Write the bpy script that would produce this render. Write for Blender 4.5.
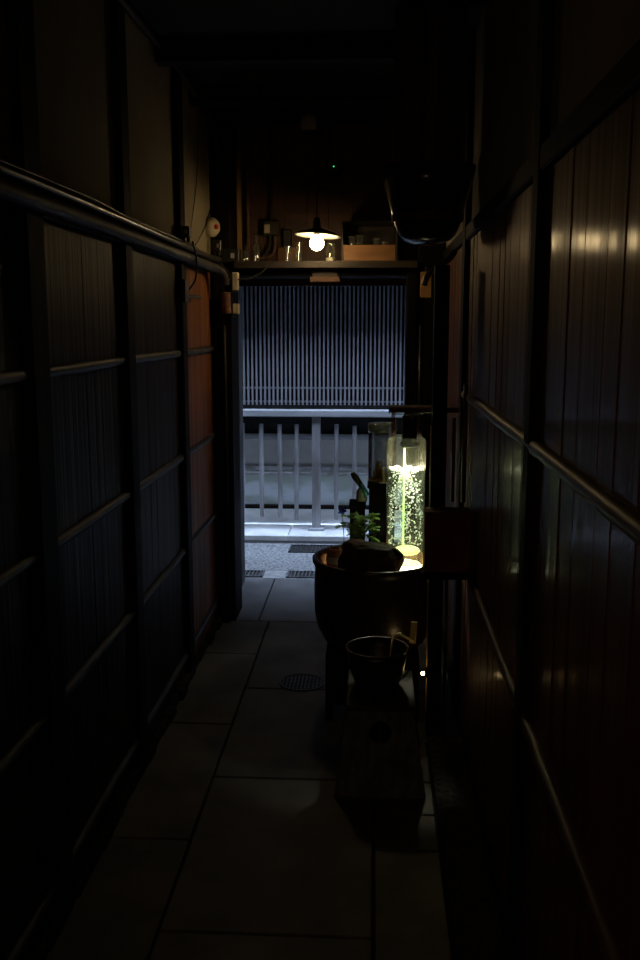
import bpy, bmesh, math, random
from mathutils import Vector, Matrix, noise
random.seed(7)
S = bpy.context.scene
for o in list(bpy.data.objects): bpy.data.objects.remove(o)
COL = S.collection
PI = math.pi

# ------------------------------------------------------------------ camera
cd = bpy.data.cameras.new('camera'); cam = bpy.data.objects.new('camera', cd); COL.objects.link(cam)
cd.sensor_fit = 'VERTICAL'; cd.sensor_height = 36; cd.lens = 36 * 933 / 960; cd.clip_start = 0.02
cam.location = (0, 0, 1.5)
cam.rotation_euler = (math.radians(90 - 9.432), 0, math.radians(3.328))
S.camera = cam
# ------------------------------------------------------------------ world: overcast dusk sky
w = bpy.data.worlds.new('world'); S.world = w; w.use_nodes = True
bg = w.node_tree.nodes['Background']
bg.inputs[0].default_value = (0.56, 0.72, 1.0, 1); bg.inputs[1].default_value = 16.0
pl = bpy.data.lights.new('sky_portal', 'AREA'); pl.shape = 'RECTANGLE'; pl.size = 7.1; pl.size_y = 1.05
pl.cycles.is_portal = True
po = bpy.data.objects.new('sky_portal', pl); COL.objects.link(po); po.location = (0, 6.04, 2.34)
S.view_settings.view_transform = 'Standard'; S.view_settings.look = 'None'
S.view_settings.exposure = 0; S.view_settings.gamma = 1; S.view_settings.use_curve_mapping = False
BULB = 66.0
REAR_FILL = 150.0  # strength of the added fill lamp behind the camera
TANK_LAMP = 26.0

# ------------------------------------------------------------------ materials
def nodes(name):
    m = bpy.data.materials.new(name); m.use_nodes = True
    return m, m.node_tree, m.node_tree.nodes['Principled BSDF']
def mat(name, c, c2=None, rough=.6, scale=(8, 8, 8), metal=0, bump=.0, spec=.5, lo=.35, hi=.65, detail=5, em=None, ems=0, coat=0):
    m, t, b = nodes(name)
    c2 = c2 or tuple(x * .6 for x in c)
    tc = t.nodes.new('ShaderNodeTexCoord'); mp = t.nodes.new('ShaderNodeMapping'); mp.inputs['Scale'].default_value = scale
    n = t.nodes.new('ShaderNodeTexNoise'); n.inputs['Scale'].default_value = 1; n.inputs['Detail'].default_value = detail
    r = t.nodes.new('ShaderNodeValToRGB'); r.color_ramp.elements[0].position = lo; r.color_ramp.elements[1].position = hi
    r.color_ramp.elements[0].color = (*c2, 1); r.color_ramp.elements[1].color = (*c, 1)
    L = t.links.new
    L(tc.outputs['Object'], mp.inputs[0]); L(mp.outputs[0], n.inputs[0]); L(n.outputs[0], r.inputs[0]); L(r.outputs[0], b.inputs['Base Color'])
    b.inputs['Roughness'].default_value = rough; b.inputs['Metallic'].default_value = metal; b.inputs['Specular IOR Level'].default_value = spec
    b.inputs['Coat Weight'].default_value = coat; b.inputs['Coat Roughness'].default_value = .15
    if bump:
        bn = t.nodes.new('ShaderNodeBump'); bn.inputs['Strength'].default_value = bump; bn.inputs['Distance'].default_value = .01
        L(n.outputs[0], bn.inputs['Height']); L(bn.outputs[0], b.inputs['Normal'])
    if em: b.inputs['Emission Color'].default_value = (*em, 1); b.inputs['Emission Strength'].default_value = ems
    return m
def clear(name, tint=(.95, 1, .97), gloss=.12, haze=0, hazecol=(.9, .95, .8)):
    # thin clear pane: light passes straight, with a glossy film and an optional milky film
    m = bpy.data.materials.new(name); m.use_nodes = True; t = m.node_tree; t.nodes.clear(); L = t.links.new
    out = t.nodes.new('ShaderNodeOutputMaterial'); tr = t.nodes.new('ShaderNodeBsdfTransparent'); tr.inputs[0].default_value = (*tint, 1)
    gl = t.nodes.new('ShaderNodeBsdfGlossy'); gl.inputs['Roughness'].default_value = .05
    fr = t.nodes.new('ShaderNodeFresnel'); fr.inputs[0].default_value = 1.35
    mu = t.nodes.new('ShaderNodeMath'); mu.operation = 'MULTIPLY_ADD'; mu.inputs[1].default_value = .8; mu.inputs[2].default_value = gloss * .2
    mx = t.nodes.new('ShaderNodeMixShader'); L(fr.outputs[0], mu.inputs[0]); L(mu.outputs[0], mx.inputs[0]); L(tr.outputs[0], mx.inputs[1]); L(gl.outputs[0], mx.inputs[2])
    last = mx
    if haze:
        df = t.nodes.new('ShaderNodeBsdfDiffuse'); df.inputs[0].default_value = (*hazecol, 1)
        tl = t.nodes.new('ShaderNodeBsdfTranslucent'); tl.inputs[0].default_value = (*hazecol, 1)
        ms = t.nodes.new('ShaderNodeMixShader'); ms.inputs[0].default_value = .6; L(df.outputs[0], ms.inputs[1]); L(tl.outputs[0], ms.inputs[2])
        m2 = t.nodes.new('ShaderNodeMixShader'); m2.inputs[0].default_value = haze; L(mx.outputs[0], m2.inputs[1]); L(ms.outputs[0], m2.inputs[2]); last = m2
    L(last.outputs[0], out.inputs[0]); return m

M = {}
M['board_right'] = mat('board_right', (.105, .036, .012), (.045, .016, .007), .6, (3, 26, .9), bump=.4, spec=.4, coat=.15)
M['board_right'].node_tree.nodes['Principled BSDF'].inputs['Specular Tint'].default_value = (1, .5, .28, 1)
M['board_right'].node_tree.nodes['Principled BSDF'].inputs['Coat Tint'].default_value = (1, .7, .42, 1)
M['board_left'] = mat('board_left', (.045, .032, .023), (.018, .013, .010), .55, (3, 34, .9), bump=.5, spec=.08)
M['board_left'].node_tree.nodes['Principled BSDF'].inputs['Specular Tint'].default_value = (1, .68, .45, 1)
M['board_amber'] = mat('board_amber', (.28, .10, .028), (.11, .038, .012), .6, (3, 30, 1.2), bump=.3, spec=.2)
M['post'] = mat('post', (.012, .009, .007), (.006, .0045, .004), .7, (20, 20, 2), bump=.2, spec=.06)
M['rail_left'] = mat('rail_left', (.045, .040, .036), (.02, .018, .016), .55, (8, 9, 8), bump=.25)
M['rail_right'] = mat('rail_right', (.11, .062, .038), (.04, .022, .014), .45, (8, 9, 8), bump=.25)
M['plaster'] = mat('plaster', (.33, .275, .18), (.27, .22, .14), .95, (3, 3, 3), spec=.1, bump=.1)
M['plaster_right'] = mat('plaster_right', (.30, .25, .19), (.20, .17, .13), .95, (3, 3, 3), spec=.1, bump=.1)
M['ceiling'] = mat('ceiling_wood', (.02, .015, .011), (.01, .008, .006), .8, (20, 3, 3), spec=.2)
M['slab'] = mat('slab', (.095, .086, .074), (.05, .046, .041), .62, (5, 5, 5), bump=.15, spec=.4)
M['slab_step'] = mat('slab_step', (.115, .115, .12), (.08, .08, .085), .6, (6, 6, 6), bump=.12)
M['joint'] = mat('joint', (.02, .019, .018), None, .9, spec=.1)
M['gravel'] = mat('gravel', (.035, .032, .03), (.008, .008, .008), .9, (45, 45, 45), bump=.9, spec=.1)
M['asphalt'] = mat('asphalt', (.22, .225, .235), (.085, .088, .095), .8, (70, 70, 70), bump=.5, lo=.42, hi=.55)
M['kerb'] = mat('kerb', (.74, .75, .76), (.56, .57, .58), .7, (7, 7, 7), bump=.1)
M['gutter_stone'] = mat('gutter_stone', (.30, .30, .31), (.2, .2, .21), .8, (20, 20, 20))
M['iron'] = mat('iron', (.06, .06, .065), (.03, .03, .033), .5, (20, 20, 20), metal=.6)
M['grate_light'] = mat('grate_light', (.16, .16, .17), (.08, .08, .09), .5, (20, 20, 20), metal=.4)
M['fence'] = mat('fence', (.33, .33, .35), (.17, .155, .155), .8, (14, 14, 3), bump=.2, spec=.2)
M['fence_rail'] = mat('fence_rail', (.42, .43, .45), (.28, .28, .30), .75, (2, 14, 14), bump=.1, spec=.2)
M['lattice'] = mat('lattice', (.38, .38, .41), (.28, .28, .30), .75, (14, 14, 3), spec=.2)
M['facade'] = mat('facade', (.62, .61, .57), (.52, .51, .48), .9, (2, 2, 5), spec=.1)
M['facade_low'] = mat('facade_low', (.46, .49, .52), (.30, .33, .29), .9, (3, 3, 7), spec=.1, lo=.42, hi=.56)
M['dark'] = mat('dark', (.02, .019, .019), (.012, .012, .012), .7, spec=.2)
M['ceramic'] = mat('ceramic', (.04, .017, .009), (.014, .007, .005), .32, (3, 3, 18), bump=.25, spec=.6)
M['ceramic_in'] = mat('ceramic_inside', (.50, .20, .085), (.30, .11, .045), .5, (4, 4, 22), bump=.3)
M['sand'] = mat('sand', (.45, .33, .22), (.20, .14, .09), .9, (60, 60, 60), bump=.6, spec=.2)
M['stone'] = mat('stone', (.055, .040, .028), (.012, .009, .007), .75, (14, 14, 26), bump=1, spec=.3)
M['leaf'] = mat('leaf', (.17, .32, .07), (.09, .20, .04), .6, (30, 30, 30))
M['stem'] = mat('stem', (.08, .09, .03), None, .6)
M['blue'] = mat('blue_petal', (.04, .08, .55), (.03, .05, .35), .6)
M['clay'] = mat('clay', (.28, .10, .06), (.15, .06, .04), .6)
M['pale'] = mat('pale_grey', (.40, .42, .46), None, .6)
M['glass'] = clear('glass', (.93, .97, .95), .15)
M['glass_misty'] = clear('glass_misty', (.95, .97, .92), .10, .15, (.98, .96, .80))
M['glass_dark'] = clear('glass_dark', (.60, .60, .56), .15)
M['glass_rim'] = clear('glass_rim', (.85, .9, .85), .8, .12, (.9, .9, .8))
M['water'] = clear('water', (.90, .96, .92), .1, .025, (.8, .9, .6))
M['froth'] = clear('froth', (.95, 1, .9), .3, .75, (.98, 1, .82))
M['bubble'] = mat('bubble', (.97, .97, .92), (.85, .88, .78), .3)
M['rod_glow'] = mat('rod_glow', (.75, .9, .25), (.65, .85, .2), .3, em=(.85, 1, .35), ems=1.1)  # self-glow put into the rod so it looks lit in the tank
M['lamp_glow'] = mat('lamp_glow', (1, 1, .8), (1, 1, .8), .5, em=(1, .93, .62), ems=16)
M['base_glow'] = mat('base_glow', (1, 1, .7), (1, 1, .7), .5, em=(1, .95, .60), ems=8)
M['stone_glow'] = mat('stone_glow', (.9, 1, .4), (.8, .9, .3), .5, em=(1, 1, .42), ems=.8)  # emission gives the air stone its lit brightness; it is no lamp
M['black'] = mat('black_plastic', (.012, .012, .012), (.008, .008, .008), .4)
M['black_rough'] = mat('black_rough', (.005, .0045, .004), (.003, .0025, .002), .8, spec=.05)
M['coral'] = mat('amber_weed', (.65, .45, .12), (.35, .22, .06), .6, (40, 40, 40))
M['teal'] = mat('teal', (.05, .28, .33), None, .4)
M['bottle_green'] = mat('pale_green_plastic', (.30, .36, .28), (.2, .25, .2), .5)
M['stool'] = mat('stool', (.16, .155, .15), (.08, .078, .075), .8, (30, 4, 14), bump=.5, spec=.2)
M['stool_top'] = mat('stool_top', (.05, .046, .042), (.02, .018, .016), .6, (30, 4, 4), bump=.3)
M['bowl'] = mat('bowl', (.022, .018, .015), (.012, .010, .008), .4, (8, 8, 8))
M['bowl_rim'] = mat('bowl_rim', (.12, .10, .075), (.06, .05, .04), .35, (8, 8, 8))
M['bamboo'] = mat('bamboo', (.80, .64, .32), (.66, .50, .24), .5, (20, 20, 6))
M['board_brown'] = mat('board_brown', (.10, .042, .017), (.05, .02, .009), .6, (4, 20, 20), bump=.2)
M['box_red'] = mat('box_red', (.20, .08, .036), (.12, .048, .022), .7, (6, 6, 6), spec=.2)
M['shelf'] = mat('shelf_wood', (.026, .015, .009), (.012, .007, .005), .6, (3, 20, 20), bump=.25)
M['crate_wood'] = mat('crate_wood', (.26, .12, .04), (.16, .07, .022), .6, (4, 20, 20), bump=.2)
M['enamel'] = mat('enamel', (.85, .82, .72), None, .35)
M['enamel'].node_tree.nodes['Color Ramp'].color_ramp.elements[0].color = (.85, .82, .72, 1)
M['enamel_dark'] = mat('enamel_top', (.03, .035, .03), None, .4)
M['bulb'] = mat('bulb', (1, .9, .7), (1, .9, .7), .4, em=(1, .72, .36), ems=BULB)
M['pipe_grey'] = mat('pipe_grey', (.05, .043, .034), (.027, .023, .018), .6, spec=.2, scale=(9, 9, 9))
M['pipe_brown'] = mat('pipe_brown', (.20, .09, .06), (.10, .05, .035), .5, (30, 30, 30))
M['pipe_shiny'] = mat('pipe_shiny', (.09, .078, .064), (.05, .043, .035), .3, metal=.5)
M['cream'] = mat('cream_plastic', (.55, .47, .33), (.45, .38, .26), .5)
M['white'] = mat('white_plastic', (.7, .66, .55), (.6, .56, .46), .5)
M['red'] = mat('red_plastic', (.6, .03, .02), (.5, .02, .02), .4)
M['metal_hood'] = mat('hood', (.05, .048, .042), (.035, .032, .028), .2, (4, 4, 4), metal=.5)
M['hood_wood'] = mat('hood_wood', (.075, .04, .022), (.04, .022, .013), .6, (20, 20, 2), bump=.2)
M['green_led'] = mat('green_led', (.1, 1, .4), (.1, 1, .4), em=(.05, 1, .35), ems=.9)
M['edge'] = mat('edge_wood', (.42, .24, .09), (.30, .16, .06), .5, (20, 20, 3))
M['side'] = mat('side', (.10, .10, .105), (.06, .06, .065), .8, spec=.1)
M['bottle_glass'] = clear('bottle_glass', (.95, .97, .94), .8, .05, (.9, .9, .8))
M['roof'] = mat('roof_tile', (.07, .07, .075), None, .7)

# ------------------------------------------------------------------ helpers
def smooth(me, on=True):
    for p in me.polygons: p.use_smooth = on
def obj(name, bm, m, parent=None, sm=False, extra=None):
    me = bpy.data.meshes.new(name); bmesh.ops.recalc_face_normals(bm, faces=bm.faces[:]); bm.to_mesh(me); bm.free()
    me.materials.append(M[m] if isinstance(m, str) else m)
    for e in (extra or []): me.materials.append(M[e])
    o = bpy.data.objects.new(name, me); COL.objects.link(o)
    if sm: smooth(me)
    if parent: o.parent = parent
    return o
def thing(name, label, cat, loc=(0, 0, 0), group=None):
    o = bpy.data.objects.new(name, None); COL.objects.link(o); o.location = loc; o.empty_display_size = .05
    return tag(o, label, cat, group)
def tag(o, label, cat, group=None):
    o['label'] = label; o['category'] = cat
    if group: o['group'] = group
    return o
def struct(name, bm, m, label=None, sm=False):
    o = obj(name, bm, m, sm=sm); o['kind'] = 'structure'
    if label: o['label'] = label
    return o
def box(bm, x0, x1, y0, y1, z0, z1, bev=0, rot=None, mi=0):
    r = bmesh.ops.create_cube(bm, size=1); vs = r['verts']
    mtx = Matrix.Translation(((x0 + x1) / 2, (y0 + y1) / 2, (z0 + z1) / 2)) @ (rot or Matrix()) @ Matrix.Diagonal((abs(x1 - x0), abs(y1 - y0), abs(z1 - z0), 1))
    bmesh.ops.transform(bm, matrix=mtx, verts=vs)
    fs = {f for v in vs for f in v.link_faces}
    for f in fs: f.material_index = mi
    if bev:
        es = list({e for v in vs for e in v.link_edges})
        bmesh.ops.bevel(bm, geom=es, offset=bev, segments=1, affect='EDGES')
def lathe(bm, prof, c=(0, 0, 0), n=40, close=False, mi=0, ax=None, wob=0):
    # prof: list of (r, z); optional ax matrix
    rings = []
    for (r, z) in prof:
        ring = []
        if r < 1e-5: ring = [bm.verts.new((0, 0, z))]
        else:
            for k in range(n):
                a = 2 * PI * k / n; rr = r
                ring.append(bm.verts.new((rr * math.cos(a), rr * math.sin(a), z)))
        rings.append(ring)
    pairs = list(zip(rings, rings[1:])) + ([(rings[-1], rings[0])] if close else [])
    for A, B in pairs:
        for k in range(n):
            k2 = (k + 1) % n
            if len(A) == 1 and len(B) == 1: continue
            if len(A) == 1: f = bm.faces.new((A[0], B[k], B[k2]))
            elif len(B) == 1: f = bm.faces.new((A[k], A[k2], B[0]))
            else: f = bm.faces.new((A[k], A[k2], B[k2], B[k]))
            f.material_index = mi
    T = Matrix.Translation(c) @ (ax or Matrix())
    bmesh.ops.transform(bm, matrix=T, verts=[v for r in rings for v in r])
def tube(bm, pts, rad, n=10, caps=True):
    pts = [Vector(p) for p in pts]; N = len(pts)
    rad = rad if isinstance(rad, (list, tuple)) else [rad] * N
    up = Vector((.13, .21, 1)).normalized(); rings = []
    for i, p in enumerate(pts):
        d = (pts[min(i + 1, N - 1)] - pts[max(i - 1, 0)]).normalized()
        if abs(d.dot(up)) > .97: u0 = Vector((1, .1, 0))
        else: u0 = up
        a = d.cross(u0).normalized()
        if rings and a.dot(pa) < 0: a = -a
        if rings: a = (pa - d * pa.dot(d)).normalized()
        pa = a; b = d.cross(a)
        rings.append([bm.verts.new(p + (a * math.cos(2 * PI * k / n) + b * math.sin(2 * PI * k / n)) * rad[i]) for k in range(n)])
    for A, B in zip(rings, rings[1:]):
        for k in range(n): bm.faces.new((A[k], A[(k + 1) % n], B[(k + 1) % n], B[k]))
    if caps: bm.faces.new(rings[0]); bm.faces.new(rings[-1])
def curve(pts, k=6):
    P = [Vector(p) for p in pts]; P = [P[0]] + P + [P[-1]]; out = []
    for i in range(1, len(P) - 2):
        for j in range(k):
            t = j / k; a, b, c, d = P[i - 1:i + 3]
            out.append(.5 * ((2 * b) + (c - a) * t + (2 * a - 5 * b + 4 * c - d) * t * t + (3 * b - 3 * c + d - a) * t ** 3))
    out.append(P[-2]); return out
def B(): return bmesh.new()
def one(name, m, f, parent=None, sm=False):
    bm = B(); f(bm); return obj(name, bm, m, parent, sm)

XL, XR, CEIL = -.80, .34, 2.50
# ------------------------------------------------------------------ floor
bm = B(); box(bm, -1.2, .6, -1.2, 5.40, -.20, -.014); struct('floor', bm, 'joint', 'dark bedding under the alley paving')
def slab_set(name, rects, m, z=0):
    bm = B()
    for (x0, x1, y0, y1) in rects:
        g = .0035
        box(bm, x0 + g, x1 - g, y0 + g, y1 - g, -.013 + z, z, .003)
    return struct(name, bm, m, 'worn stone slabs paving the alley')
rects = []
def ycuts(cuts, x0, x1):
    for a, b in zip(cuts, cuts[1:]): rects.append((x0, x1, a, b))
ycuts([-1.2, .2, 1.3, 2.52, 3.33, 4.10, 4.585], -.84, -.53)
ycuts([-1.2, 1.0, 2.10, 2.91, 3.69, 4.585], -.53, .01)
ycuts([-1.2, .6, 1.7, 2.50, 2.70], .01, .203)
ycuts([2.70, 2.91, 3.21], .01, .203); ycuts([3.21, 3.69, 4.585], .01, .335)
slab_set('floor_slabs', rects, 'slab')
rects = [(-.77, -.585, 4.585, 5.40), (-.585, .335, 4.585, 5.40)]
slab_set('floor_threshold', rects, 'slab_step')
bm = B(); box(bm, .206, .335, -1.2, 3.20, -.012, .03); struct('trim_1', bm, 'gravel', 'dark rough kerb along the foot of the right wall')
bm = B()
for k in range(34):
    y = .9 + k * .11; a = .85 * random.uniform(.8, 1.1)
    box(bm, XL + .002, XL + .03 + random.uniform(-.006, .01), y, y + .105, -.012, .035 + random.uniform(-.008, .01), .006)
struct('trim_2', bm, 'gravel', 'rough stone footing along the left wall')

# ------------------------------------------------------------------ walls
POSTL = [(-.9, -.79), (.33, .42), (1.26, 1.35), (2.09, 2.20), (2.92, 3.01), (3.77, 3.865), (4.585, 4.68)]
POSTR = [(-.9, -.8), (.6, .68), (1.93, 2.00), (3.45, 3.56)]
def boards(bm, X, side, y0, y1, z0, z1, wmin=.07, wmax=.15):
    y = y0
    while y < y1 - 1e-4:
        wd = random.uniform(wmin, wmax)
        if y1 - (y + wd) < wmin: wd = y1 - y
        # each board is a gently cupped strip, split in z for weathering
        nz = 14; ny = 6; off = random.uniform(0, .0007); tilt = random.uniform(-.006, .006) * (3.5 if side < 0 else 1); cup = random.uniform(-.0004, .0005)
        grid = []
        for j in range(nz + 1):
            z = z0 + (z1 - z0) * j / nz; row = []
            for i in range(ny + 1):
                u = i / ny; yy = y + .0003 + (wd - .0006) * u
                d = off + tilt * wd * (u - .5) + cup * (1 - (2 * u - 1) ** 2) + .0012 * noise.noise(Vector((yy * 14, z * 1.2, X * 5)))
                row.append(bm.verts.new((X + side * (d + .004), yy, z)))
            grid.append(row)
        back = [[bm.verts.new((X - side * .012, y + .0003 + (wd - .0006) * u, z0 + (z1 - z0) * j / nz)) for u in (0, 1)] for j in range(nz + 1)]
        for j in range(nz):
            for i in range(ny): bm.faces.new((grid[j][i], grid[j][i + 1], grid[j + 1][i + 1], grid[j + 1][i]))
            bm.faces.new((back[j][0], grid[j][0], grid[j + 1][0], back[j + 1][0]))
            bm.faces.new((grid[j][ny], back[j][1], back[j + 1][1], grid[j + 1][ny]))
        y += wd
bm = B()
for a, b in zip(POSTL[:-2], POSTL[1:-1]): boards(bm, XL, 1, a[1] - .01, b[0] + .01, .03, 1.80)
o = struct('wall_left', bm, 'board_left', 'dark vertical boards of the left wall')
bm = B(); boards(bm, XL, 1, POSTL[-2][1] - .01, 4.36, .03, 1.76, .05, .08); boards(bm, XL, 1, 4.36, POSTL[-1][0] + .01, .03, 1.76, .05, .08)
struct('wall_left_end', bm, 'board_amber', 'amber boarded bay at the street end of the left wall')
bm = B()
box(bm, XL - .12, XL - .012, -1.2, 5.35, -.15, 3.0); struct('wall_left_core', bm, 'dark')
bm = B(); box(bm, XL - .012, XL + .004, -1.2, 4.64, 1.78, CEIL); struct('wall_left_plaster', bm, 'plaster', 'cream plaster above the boards of the left wall')
bm = B()
for a, b in zip(POSTR[:-1], POSTR[1:]): boards(bm, XR, -1, a[1] - .01, b[0] + .01, .02, 1.80, .09, .17)
boards(bm, XR, -1, 3.55, 4.62, .02, 1.80, .09, .15)
struct('wall_right', bm, 'board_right', 'reddish brown vertical boards of the right wall')
bm = B(); box(bm, XR + .012, XR + .14, -1.2, 5.35, -.15, 3.0); struct('wall_right_core', bm, 'dark')
bm = B(); box(bm, XR - .002, XR + .012, -1.2, 4.64, 1.84, CEIL); struct('wall_right_plaster', bm, 'plaster_right', 'dull plaster above the boards of the right wall')
bm = B(); box(bm, XL - .12, XR + .14, -1.32, -1.2, -.15, 3.0); struct('wall_back', bm, 'dark')
bm = B(); box(bm, XL - .12, XR + .14, -1.32, 4.98, CEIL, CEIL + .12); struct('ceiling', bm, 'ceiling', 'black boarded ceiling')
tn = 3
def trim(f, m, label, sm=False):
    global tn
    bm = B(); f(bm); struct('trim_%d' % tn, bm, m, label, sm); tn += 1
for a, b in POSTL[1:]:
    trim(lambda bm: box(bm, XL - .01, XL + .028, a, b, -.01, CEIL, .004), 'post', 'blackened post standing in the left wall')
for a, b in POSTR[1:]:
    trim(lambda bm: box(bm, XR - .022, XR + .01, a, b, -.01, CEIL, .004), 'post', 'blackened post standing in the right wall')
def rail(X, side, z, y0, y1, r, seed):
    def f(bm):
        pts = []; rr = []; n = int((y1 - y0) / .05)
        for i in range(n + 1):
            y = y0 + (y1 - y0) * i / n
            pts.append((X + side * .006, y, z + .006 * noise.noise(Vector((y * 1.3, seed, 0)))))
            rr.append(r * (1 + .13 * noise.noise(Vector((y * 9, seed, 3)))))
        tube(bm, pts, rr, 8)
    return f
for z in (.108, .562, .960, 1.388): trim(rail(XL, 1, z, .4, 4.59, .015, z), 'rail_left', 'weathered batten nailed across the left wall', True)
for z in (1.250, .655): trim(rail(XR, -1, z, .3, 3.46, .017, z), 'rail_right', 'rounded batten nailed across the right wall', True)
trim(lambda bm: box(bm, XR - .016, XR + .01, .3, 4.6, .02, .09, .004), 'post', 'bottom board of the right wall')
trim(lambda bm: box(bm, XR - .020, XR + .012, -1.2, 4.6, 1.80, 1.85, .004), 'post', 'black beam above the right wall boards')
trim(lambda bm: box(bm, XL - .008, XL + .022, -1.2, 4.6, 1.75, 1.83, .004), 'post', 'black beam above the left wall boards')
for y in (.6, 1.35, 2.05, 2.78, 3.50, 4.12):
    trim(lambda bm: box(bm, XL, XR, y, y + .07, 2.43, CEIL + .01, .004), 'ceiling', 'dark beam crossing the ceiling')

# street end of the passage
def f(bm):
    box(bm, XL + .028, -.700, 4.585, 4.82, -.01, 2.5, .003); box(bm, XL + .02, -.727, 4.54, 4.60, .0, 1.78, .003)
trim(f, 'post', 'black door jamb at the left of the passage mouth')
trim(lambda bm: box(bm, -.80, -.757, 4.82, 5.35, -.01, 2.29), 'side', 'grey side wall just outside the passage')
trim(lambda bm: (box(bm, .152, .20, 4.60, 4.80, -.01, 1.79, .003), box(bm, .205, .335, 4.62, 4.80, -.01, 2.5, .003)), 'post', 'black door jamb at the right of the passage mouth')
trim(lambda bm: box(bm, .33, .355, 4.80, 5.35, -.01, 3.0), 'dark', 'dark side wall outside the passage')
trim(lambda bm: box(bm, -.70, .205, 4.62, 4.80, 1.735, 1.775, .003), 'post', 'lintel over the passage mouth')
bm = B()
x = XL + .03
while x < XR - .01:
    wd = min(random.uniform(.09, .13), XR - .005 - x); box(bm, x + .001, x + wd - .001, 4.93 + random.uniform(0, .006), 4.97, 1.70, CEIL); x += wd
struct('wall_end', bm, 'board_brown', 'brown boards closing the space above the passage mouth')
bm = B(); box(bm, -3.6, 3.6, 4.97, 5.10, 1.74, 4.2); struct('wall_front', bm, 'dark')
bm = B(); box(bm, -.70, .205, 4.80, 4.97, 1.735, 1.755); struct('trim_soffit', bm, 'post')
bm = B(); box(bm, -3.6, -.80, 5.0, 5.35, -.1, 2.29); box(bm, .355, 3.6, 5.0, 5.35, -.1, 2.29); struct('wall_front_sides', bm, 'dark')

# ------------------------------------------------------------------ street
bm = B(); box(bm, -3.6, 3.6, 5.40, 6.40, -.15, -.004); struct('street', bm, 'asphalt', 'speckled grey road surface of the lane')
bm = B()
for (x0, x1) in ((-2.6, -.79), (-.66, -.53), (.9, 2.4)): box(bm, x0, x1, 5.405, 5.575, -.01, .0)
struct('trim_gutter', bm, 'gutter_stone', 'pale kerb stones along the near side of the lane')
def grate(name, x0, x1, y0, y1, label, nb=None, m='grate_light', cross=False):
    t = thing(name, label, 'drain grate', ((x0 + x1) / 2, (y0 + y1) / 2, -.004))
    cx, cy = (x0 + x1) / 2, (y0 + y1) / 2
    def fr(bm):
        for (a, b, c, d) in ((x0, x1, y0, y0 + .012), (x0, x1, y1 - .012, y1), (x0, x0 + .012, y0, y1), (x1 - .012, x1, y0, y1)): box(bm, a - cx, b - cx, c - cy, d - cy, 0, .008)
    one('frame', m, fr, t)
    def bars(bm):
        n = nb or int((x1 - x0) / .022)
        for k in range(1, n):
            xx = x0 + (x1 - x0) * k / n - cx; box(bm, xx - .004, xx + .004, y0 - cy + .008, y1 - cy - .008, .0005, .007)
    one('bars', m, bars, t)
    one('pit', 'black', lambda bm: box(bm, x0 - cx, x1 - cx, y0 - cy, y1 - cy, -.006, .0003), t)
    return t
grate('drain_grate', -.565, -.10, 6.06, 6.27, 'dark slotted drain grate below the wooden fence across the lane', m='iron')
grate('drain_grate', -.52, -.06, 5.43, 5.575, 'slotted gutter grate beyond the threshold slabs, beside the planter pot')
grate('drain_grate', -.98, -.665, 5.43, 5.575, 'short gutter grate at the left end of the threshold slabs')
bm = B(); box(bm, -3.6, 3.6, 6.33, 6.41, -.12, -.003); struct('trim_gap', bm, 'black', 'dark gutter gap in front of the kerb')
bm = B()
for a, b in ((-3.6, -1.9), (-1.9, -.6), (-.6, .9), (.9, 3.6)): box(bm, a + .002, b - .002, 6.41, 6.78, -.12, .035, .006)
struct('trim_kerb', bm, 'kerb', 'pale stone kerb under the fence across the lane')
bm = B()
for a, b in ((-3.6, -1.3), (-1.3, -.24), (-.24, 1.0), (1.0, 3.6)): tube(bm, [(a + .003, 6.86, .06), (b - .003, 6.86, .06)], .075, 16)
struct('trim_stone', bm, 'kerb', 'rounded grey stone at the foot of the house', True)
# house opposite
bm = B(); box(bm, -3.6, 3.6, 7.03, 7.2, -.1, 6.0); struct('wall_house', bm, 'dark')
bm = B(); box(bm, -3.6, 3.6, 7.005, 7.03, .43, .685); struct('wall_house_plaster', bm, 'facade', 'grey plaster panel of the house across the lane')
bm = B(); box(bm, -3.6, 3.6, 6.995, 7.03, .145, .415); struct('wall_house_base', bm, 'facade_low', 'mossy pale panel low on the house across the lane')
trim(lambda bm: box(bm, -3.6, 3.6, 6.975, 7.03, .412, .438, .003), 'fence', 'ledge between the wall panels of the house')
trim(lambda bm: box(bm, -3.6, 3.6, 6.95, 7.03, .10, .145, .003), 'post', 'dark sill at the foot of the house wall')
# unseen eaves, shaped so daylight falls off up the lattice
bm = B(); box(bm, -3.6, 3.6, 6.46, 7.1, 1.98, 2.04); struct('roof_house', bm, 'roof', 'eaves of the house across the lane')
bm = B(); box(bm, -3.7, -3.6, 5.0, 7.2, -.1, 5.0); box(bm, 3.6, 3.7, 5.0, 7.2, -.1, 5.0); struct('wall_lane_ends', bm, 'dark')

bm = B(); box(bm, -3.6, 3.6, 5.09, 5.52, 2.30, 2.37); struct('roof_passage_shade', bm, 'roof', 'unseen eaves added over the passage mouth to cut daylight')  # unseen, lowered to keep sky light out of the passage
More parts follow.
